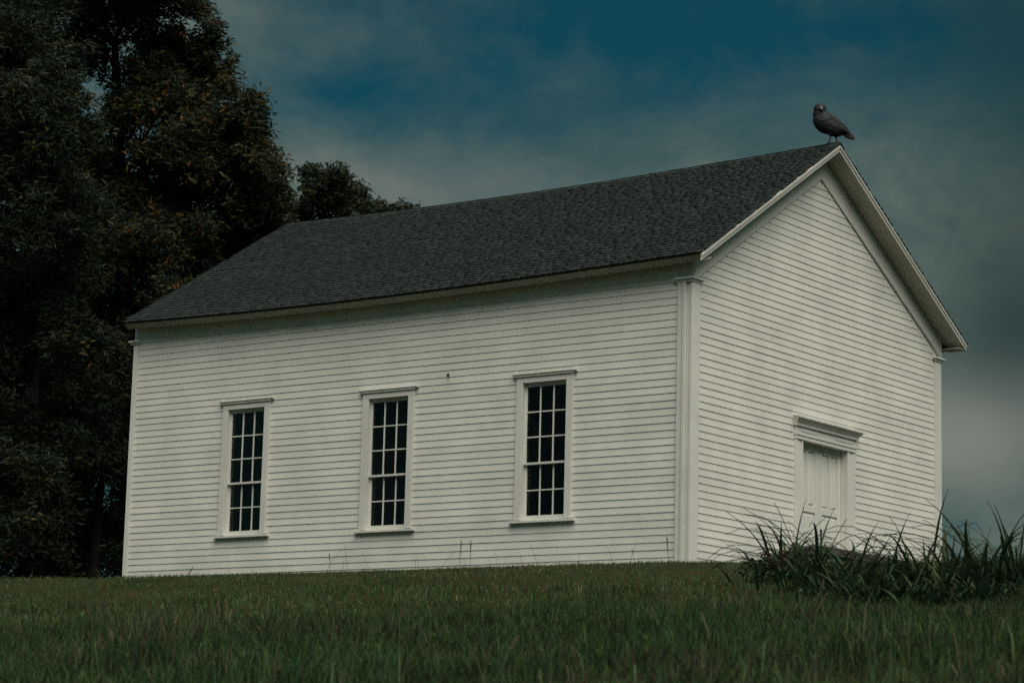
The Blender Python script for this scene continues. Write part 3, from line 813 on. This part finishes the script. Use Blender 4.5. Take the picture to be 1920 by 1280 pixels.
for (px, py, nl, sz, label) in CL:
    P = ground_hit(px, py)
    o = empty('daylily_clump', (P[0], P[1], float(ground_z(P[0], P[1]))-0.02))
    tag(o, label, 'plant', 'strap-leaved plants on the bank')
    for k in range(nl):
        th = random.uniform(0, 2*PI)
        lf = put('leaf', random.choice(straps), o, (random.gauss(0, 0.07), random.gauss(0, 0.07), 0))
        s_ = sz*random.uniform(0.75, 1.12)
        lf.rotation_euler = (random.gauss(0, 0.1), random.gauss(0, 0.12), th); lf.scale = (s_, random.uniform(0.85, 1.2), s_)
    # inner short leaves too crowded to tell apart
    VV, QQ, TT = [], [], []; cnt = 0
    for k in range(130):
        me = random.choice(straps); nv = len(me.vertices); co = np.zeros(nv*3, np.float32); me.vertices.foreach_get('co', co); co = co.reshape(-1, 3)
        s_ = random.uniform(0.25, 0.6)*sz; th = random.uniform(0, 2*PI); ct, sn = math.cos(th), math.sin(th)
        co = co*np.array((s_*1.15, 1, s_)); co = np.stack([co[:, 0]*ct-co[:, 1]*sn, co[:, 0]*sn+co[:, 1]*ct, co[:, 2]], 1)
        co[:, :2] += rng.normal(0, 0.19, 2)
        q = np.array([(i*3+s2, i*3+s2+1, i*3+s2+4, i*3+s2+3) for i in range(TH) for s2 in (0, 1)])+cnt
        VV.append(co); QQ.append(q); cnt += nv
        TT.append(np.tile(np.array(random.choice(ST_T))*random.uniform(0.6, 1.05), (nv, 1)))
    f = put('inner_leaves', np_mesh('inner_leaves', np.concatenate(VV), np.concatenate(QQ), None, MAT['strap'], np.concatenate(TT), smooth=True), o); f['kind'] = 'stuff'
# reddish flower heads
P = ground_hit(1452, 1093)
o = empty('sedum_plant', (P[0], P[1], float(ground_z(P[0], P[1]))-0.02)); tag(o, 'low round plant with brownish red flower heads at the left of the leafy clumps', 'plant')
mb = MB()
heads = []
for k in range(16):
    a = random.uniform(0, 2*PI); rr = 0.24*math.sqrt(random.random()); h = random.uniform(0.22, 0.42)-rr*0.4
    e = (rr*math.cos(a), rr*math.sin(a), h); heads.append(e)
    mb.tube([(e[0]*0.3, e[1]*0.3, 0), (e[0]*0.8, e[1]*0.8, h*0.6), e], [0.006, 0.005, 0.004], 5)
mb.build('stem', MAT['bark'], o)
for e in heads:
    c = np.array(e) + np.concatenate([rng.normal(0, 1, (70, 3))*np.array((0.035, 0.035, 0.016))])
    v, q, tn = leaf_cloud(c, 1, 0.004, 0.028, 0.009, [(0.060, 0.032, 0.027), (0.045, 0.024, 0.020), (0.085, 0.045, 0.036), (0.04, 0.033, 0.022)], [0.35, 0.3, 0.2, 0.15], droop=-0.2)
    put('flower_head', np_mesh('flower_head', v, q, None, MAT['leaf'], tn), o)['kind'] = 'stuff'
c = rng.normal(0, 1, (160, 3))*np.array((0.15, 0.15, 0.09)) + np.array((0, 0, 0.15))
v, q, tn = leaf_cloud(c, 2, 0.01, 0.07, 0.018, [(0.025, 0.04, 0.02), (0.035, 0.045, 0.022)], [0.6, 0.4], droop=0)
put('foliage', np_mesh('foliage', v, q, None, MAT['leaf'], tn), o)
# thin dark stake among the leaves
P = at(1539, 1040, 30.0); zb = float(ground_z(P[0], P[1]))
tp = at(1539, 991, 30.0)
mb = MB(); mb.tube([(0, 0, 0), (0, 0, tp[2]-zb+0.2)], [0.011, 0.011], 8); mb.tube([(0, 0, tp[2]-zb+0.16), (0, 0, tp[2]-zb+0.2)], [0.015, 0.013], 8)
o = mb.build('garden_stake', MAT['metal'], None, loc=(P[0], P[1], zb-0.2)); tag(o, 'thin dark upright stake among the leaves in front of the door', 'stake')

# ------------------------------------------------------------------ grass
def fan_points(n, d0, d1, power, margin):
    """scatter over the part of the bank in view, somewhat wider than the view"""
    u = rng.random(n); d = (d0**power + u*(d1**power-d0**power))**(1/power)
    half = 960/FPX*d*1.25 + margin
    l = rng.uniform(-1, 1, n)*half
    fh = fw[:2]/np.linalg.norm(fw[:2]); rh = np.array((fh[1], -fh[0]))
    P = CAM[:2] + fh*d[:, None] + rh*l[:, None]
    return P, d, l
def val_noise(P, s, seed):
    """smooth value noise on the plane"""
    g_ = np.random.default_rng(seed).random((64, 64)); q = P/s; i = np.floor(q).astype(int); f = q-i; f = f*f*(3-2*f)
    a = g_[i[:, 0] % 64, i[:, 1] % 64]; b_ = g_[(i[:, 0]+1) % 64, i[:, 1] % 64]; c = g_[i[:, 0] % 64, (i[:, 1]+1) % 64]; d_ = g_[(i[:, 0]+1) % 64, (i[:, 1]+1) % 64]
    return (a*(1-f[:, 0])+b_*f[:, 0])*(1-f[:, 1]) + (c*(1-f[:, 0])+d_*f[:, 0])*f[:, 1]
def inside_house(P): return (P[:, 0] > -L-0.02) & (P[:, 0] < 0.04) & (P[:, 1] > -0.04) & (P[:, 1] < WD+0.02)
def grass(name, label, n, d0, d1, power, hmin, hmax, width, mown, seed, lean=0.35):
    P, d, l = fan_points(n, d0, d1, power, 1.5)
    k = ~inside_house(P) & (P[:, 1] < 3.0); P = P[k]; d = d[k]; n = len(P)
    z = ground_z(P[:, 0], P[:, 1])
    t1 = val_noise(P, 1.7, seed); t2 = val_noise(P, 0.45, seed+1); t3 = val_noise(P, 4.2, seed+2)
    h = (hmin + (hmax-hmin)*rng.random(n)**1.6)*(0.35+1.3*t2)*(0.6+0.8*t1)
    if mown: h *= 1.0 - 0.45*smooth01(27, 33, d)
    th = rng.uniform(0, 2*PI, n); ln = np.abs(rng.normal(0, lean, n))
    dx = np.cos(th)*ln + 0.06; dy = np.sin(th)*ln
    sx = -np.sin(th+rng.normal(0, 0.8, n)); sy = np.cos(th)
    w = width*rng.uniform(0.6, 1.4, n)
    B = np.stack([P[:, 0], P[:, 1], z-0.01], 1)
    S = np.stack([sx, sy, np.zeros(n)], 1)*w[:, None]
    Mi = B + np.stack([dx*0.3, dy*0.3, np.ones(n)*0.58], 1)*h[:, None]
    T = B + np.stack([dx, dy, np.ones(n)*np.clip(1-0.35*ln*ln, 0.4, 1)], 1)*h[:, None]
    v = np.stack([B-S, B+S, Mi+S*0.75, Mi-S*0.75, T], 1).reshape(-1, 3)
    i = np.arange(n)*5
    q = np.stack([i, i+1, i+2, i+3], 1); tr = np.stack([i+3, i+2, i+4], 1)
    cols = np.array([(0.028, 0.055, 0.019), (0.039, 0.070, 0.024), (0.022, 0.055, 0.029), (0.056, 0.075, 0.032), (0.078, 0.068, 0.042), (0.050, 0.042, 0.028)])
    dry = np.clip((0.22 if mown else 0.05)+0.85*(smooth01(0.5, 0.8, t3*0.4+t1*0.6)), 0, 0.75)
    for (bx_, by_, sx_) in ((1640, 1158, 1.1), (1330, 1262, 0.8), (330, 1255, 0.5), (960, 1230, 0.5)):
        c_ = ground_hit(bx_, by_)[:2]; dry = np.maximum(dry, 0.95*np.exp(-((P-c_)**2).sum(1)/(2*sx_*sx_*0.5)))
    pick = np.where(rng.random(n) < dry*0.55, rng.integers(4, 6, n), rng.choice(4, n, p=[0.4, 0.25, 0.25, 0.1]))
    t4 = val_noise(P, 0.28, seed+5); t5 = val_noise(P, 1.1, seed+6)
    tn = cols[pick]*rng.uniform(0.6, 1.4, (n, 1))*(0.45+0.6*t4+0.6*t5)[:, None]
    if mown: tn = tn*np.array((1.42, 1.28, 1.18))
    o = put(name, np_mesh(name, v, q, tr, MAT['blade'], np.repeat(tn, 5, 0)))
    tag(o, label, 'grass', kind='stuff'); return o
grass('lawn_grass', 'short green grass on the top of the bank along the house', 190000, 21, 46, 1.5, 0.04, 0.11, 0.0038, True, 3, 0.6)
grass('meadow_grass', 'longer uneven grass on the slope in the foreground', 260000, 7.5, 24, 1.7, 0.05, 0.21, 0.0034, False, 9, 0.7)
grass('tall_grass', 'scattered longer arching blades rising out of the foreground slope', 5200, 7.5, 19, 1.6, 0.14, 0.40, 0.0046, False, 21, 0.7)
# taller stems with seed heads, single stalks standing above the turf
def stalks(name, label, n):
    P, d, l = fan_points(n, 9, 34, 1.2, 1.0)
    spots = np.array([at(600, 1088, 28)[:2], at(655, 1090, 27)[:2], at(808, 1085, 26)[:2], at(860, 1085, 27)[:2], at(930, 1080, 26)[:2], at(985, 1078, 28)[:2], at(1015, 1078, 28)[:2], at(1255, 1075, 26)[:2], at(325, 1130, 24)[:2], at(170, 1120, 24)[:2], at(700, 1086, 27)[:2], at(880, 1086, 27)[:2]])
    P = np.concatenate([P, spots]); n = len(P)
    k = ~inside_house(P) & (P[:, 1] < -0.3); hh = np.where(np.arange(n) >= n-len(spots), rng.uniform(0.45, 0.7, n), rng.uniform(0.15, 0.42, n))
    V, Q, T = [], [], []; cnt = 0
    for j in np.nonzero(k)[0]:
        x, y = P[j]; z = float(ground_z(x, y)); h = hh[j]; a = random.uniform(0, 2*PI); le = random.uniform(0.05, 0.5); w = 0.0026
        pts = [np.array((x+math.cos(a)*le*h*u*u, y+math.sin(a)*le*h*u*u, z+h*u*(1-0.15*le*u))) for u in (0, .35, .7, 1)]
        s1 = np.array((RT[0], RT[1], 0)); col = np.array(random.choice([(0.05, 0.055, 0.025), (0.08, 0.06, 0.035), (0.035, 0.05, 0.02)]))
        wl = [w, w*0.8, w*0.7, w*0.4]
        if random.random() < 0.45: pts.append(pts[-1]+(pts[-1]-pts[-2])*0.2); wl = [w, w*0.8, w*0.7, w*2.6, w*0.4]
        for p_, ww_ in zip(pts, wl): V += [p_-s1*ww_, p_+s1*ww_]
        m_ = len(pts)
        for i in range(m_-1): Q.append((cnt+2*i, cnt+2*i+1, cnt+2*i+3, cnt+2*i+2))
        T += [col]*(2*m_); cnt += 2*m_
    o = put(name, np_mesh(name, np.array(V), np.array(Q), None, MAT['blade'], np.array(T))); tag(o, label, 'grass', kind='stuff')
stalks('grass_stalks', 'thin taller grass stems standing above the turf', 260)

# ------------------------------------------------------------------ crow on the ridge
def crow():
    SX, SU = Vector((RT[0], RT[1], 0)).normalized(), Vector((0, 0, 1))
    SF = -Vector((fw[0], fw[1], 0)).normalized()           # towards the viewer
    bx = 0.255; foot = Vector((bx, YR, ZR+float(sag(bx))+0.016))
    o = empty('crow', foot); tag(o, 'dark crow perched on the front end of the roof ridge, face towards the viewer', 'bird')
    K = 0.00087
    def P(px, py, dep=0.0):       # photo sketch units to local metres
        return SX*((px-815)*K) + SU*((985-py)*K) + SF*dep
    bm = bmesh.new()
    def ell(c, ax1, r1, r2, r3, sub=3):
        """ellipsoid: long axis ax1 (in the picture plane), r3 towards the viewer"""
        a = ax1.normalized(); c3 = SF; b_ = c3.cross(a).normalized()
        mt = Matrix(((a.x*r1, b_.x*r2, c3.x*r3, c.x), (a.y*r1, b_.y*r2, c3.y*r3, c.y), (a.z*r1, b_.z*r2, c3.z*r3, c.z), (0, 0, 0, 1)))
        bmesh.ops.create_icosphere(bm, subdivisions=sub, radius=1, matrix=mt)
    ax = P(1100, 800)-P(560, 480)
    ell(P(568, 365, 0.02), SU, 0.104, 0.100, 0.098)                 # head
    ell(P(565, 480), P(620, 620)-P(540, 400), 0.13, 0.108, 0.11)    # neck
    ell(P(640, 600), P(800, 760)-P(520, 420), 0.20, 0.155, 0.145)    # breast
    ell(P(770, 660), ax, 0.24, 0.145, 0.13)                         # trunk
    ell(P(900, 700), ax, 0.17, 0.085, 0.09)                         # rump
    ell(P(560, 420, 0.0), P(700, 480)-P(540, 360), 0.11, 0.08, 0.08)
    ell(P(800, 600, 0.085), P(1060, 790)-P(650, 440), 0.24, 0.085, 0.035)     # near wing
    ell(P(840, 570, -0.075), P(1060, 790)-P(680, 440), 0.24, 0.085, 0.035)    # far wing
    ell(P(760, 800, 0.03), SU, 0.065, 0.035, 0.035); ell(P(865, 800, -0.03), SU, 0.065, 0.035, 0.035)   # thighs
    me = bpy.data.meshes.new('body'); bm.to_mesh(me); bm.free()
    tmp = bpy.data.objects.new('body', me); COL.objects.link(tmp)
    md = tmp.modifiers.new('r', 'REMESH'); md.mode = 'VOXEL'; md.voxel_size = 0.008
    s_ = tmp.modifiers.new('s', 'SMOOTH'); s_.iterations = 5; s_.factor = 0.6
    dg = bpy.context.evaluated_depsgraph_get(); dg.update()
    me2 = bpy.data.meshes.new_from_object(tmp.evaluated_get(dg)); me2.name = 'body'
    bpy.data.objects.remove(tmp)
    for v in me2.vertices:                                          # ruffled plumage
        nz_ = mnoise.noise(Vector(v.co)*55)*0.005 + mnoise.noise(Vector(v.co)*22)*0.006
        v.co += v.normal*nz_
    me2.materials.clear(); me2.materials.append(MAT['feather'])
    for p in me2.polygons: p.use_smooth = True
    put('body', me2, o)
    def feather(name, a, b_, w, dep, parent):
        a3, b3 = a, b_; d = (b3-a3).normalized(); side_ = SF.cross(d).normalized()
        mb = MB(); n_ = 6; top, bot = [], []
        for i in range(n_+1):
            u = i/n_; ww_ = w*(0.65+0.5*math.sin(PI*min(1, u*1.1)))*(1 if u < 0.75 else math.sqrt(max(0.05, 1-((u-0.75)/0.25)**2)))
            c = a3+(b3-a3)*u
            top.append(c+side_*ww_/2); bot.append(c-side_*ww_/2)
        off = SF*0.004
        for i in range(n_):
            mb.hexa([bot[i]-off, bot[i+1]-off, top[i+1]-off, top[i]-off, bot[i]+off, bot[i+1]+off, top[i+1]+off, top[i]+off])
        return mb.build(name, MAT['feather'], o)
    for k, (bx_, by_) in enumerate(((1160, 890), (1205, 905), (1120, 895), (1190, 880))):      # tail
        feather('tail_feather', P(960+8*k, 750+6*k, 0.012*(k-1.5)), P(bx_, by_, 0.012*(k-1.5)), 0.075, 0, o)
    for k in range(5):                                                                          # folded primaries
        feather('wing_feather', P(800+25*k, 560+10*k, 0.105-0.006*k), P(1010+28*k, 745+22*k, 0.085-0.008*k), 0.055, 0, o)
    # beak towards the viewer, slightly down-left
    bd = (SF*0.9 - SU*0.28 + SX*0.02).normalized(); b0 = P(572, 365, 0.095)
    mb = MB(); mb.tube([b0, b0+bd*0.035, b0+bd*0.065+SU*-0.006, b0+bd*0.082-SU*0.016], [0.032, 0.027, 0.017, 0.004], 8); mb.build('beak', MAT['beak'], o, smooth=True)
    for ex_ in (515, 630):
        c = P(ex_, 335, 0.083); bm = bmesh.new(); bmesh.ops.create_icosphere(bm, subdivisions=2, radius=0.012, matrix=Matrix.Translation(c)); me = bpy.data.meshes.new('eye'); bm.to_mesh(me); bm.free(); me.materials.append(MAT['eye']); put('eye', me, o)
    for (lx, ly, tx, dp) in ((760, 830, 735, 0.03), (865, 820, 872, -0.03)):
        mb = MB(); kn = P((lx+tx)/2+6, 910, dp); ft = P(tx, 985, dp*0.6)
        mb.tube([P(lx, ly-20, dp), kn, ft+SU*0.006], [0.014, 0.0095, 0.009], 7)
        for a_ in (-0.9, -0.2, 0.5):
            e = ft - SX*0.045*math.cos(a_) + SF*0.045*math.sin(a_) - SU*0.006
            mb.tube([ft+SU*0.006, (ft+e)/2+SU*0.008, e], [0.007, 0.0065, 0.003], 6)
        e = ft + SX*0.03 - SU*0.004; mb.tube([ft+SU*0.006, (ft+e)/2+SU*0.005, e], [0.007, 0.006, 0.003], 6)
        mb.build('leg', MAT['leg'], o, smooth=True)
crow()
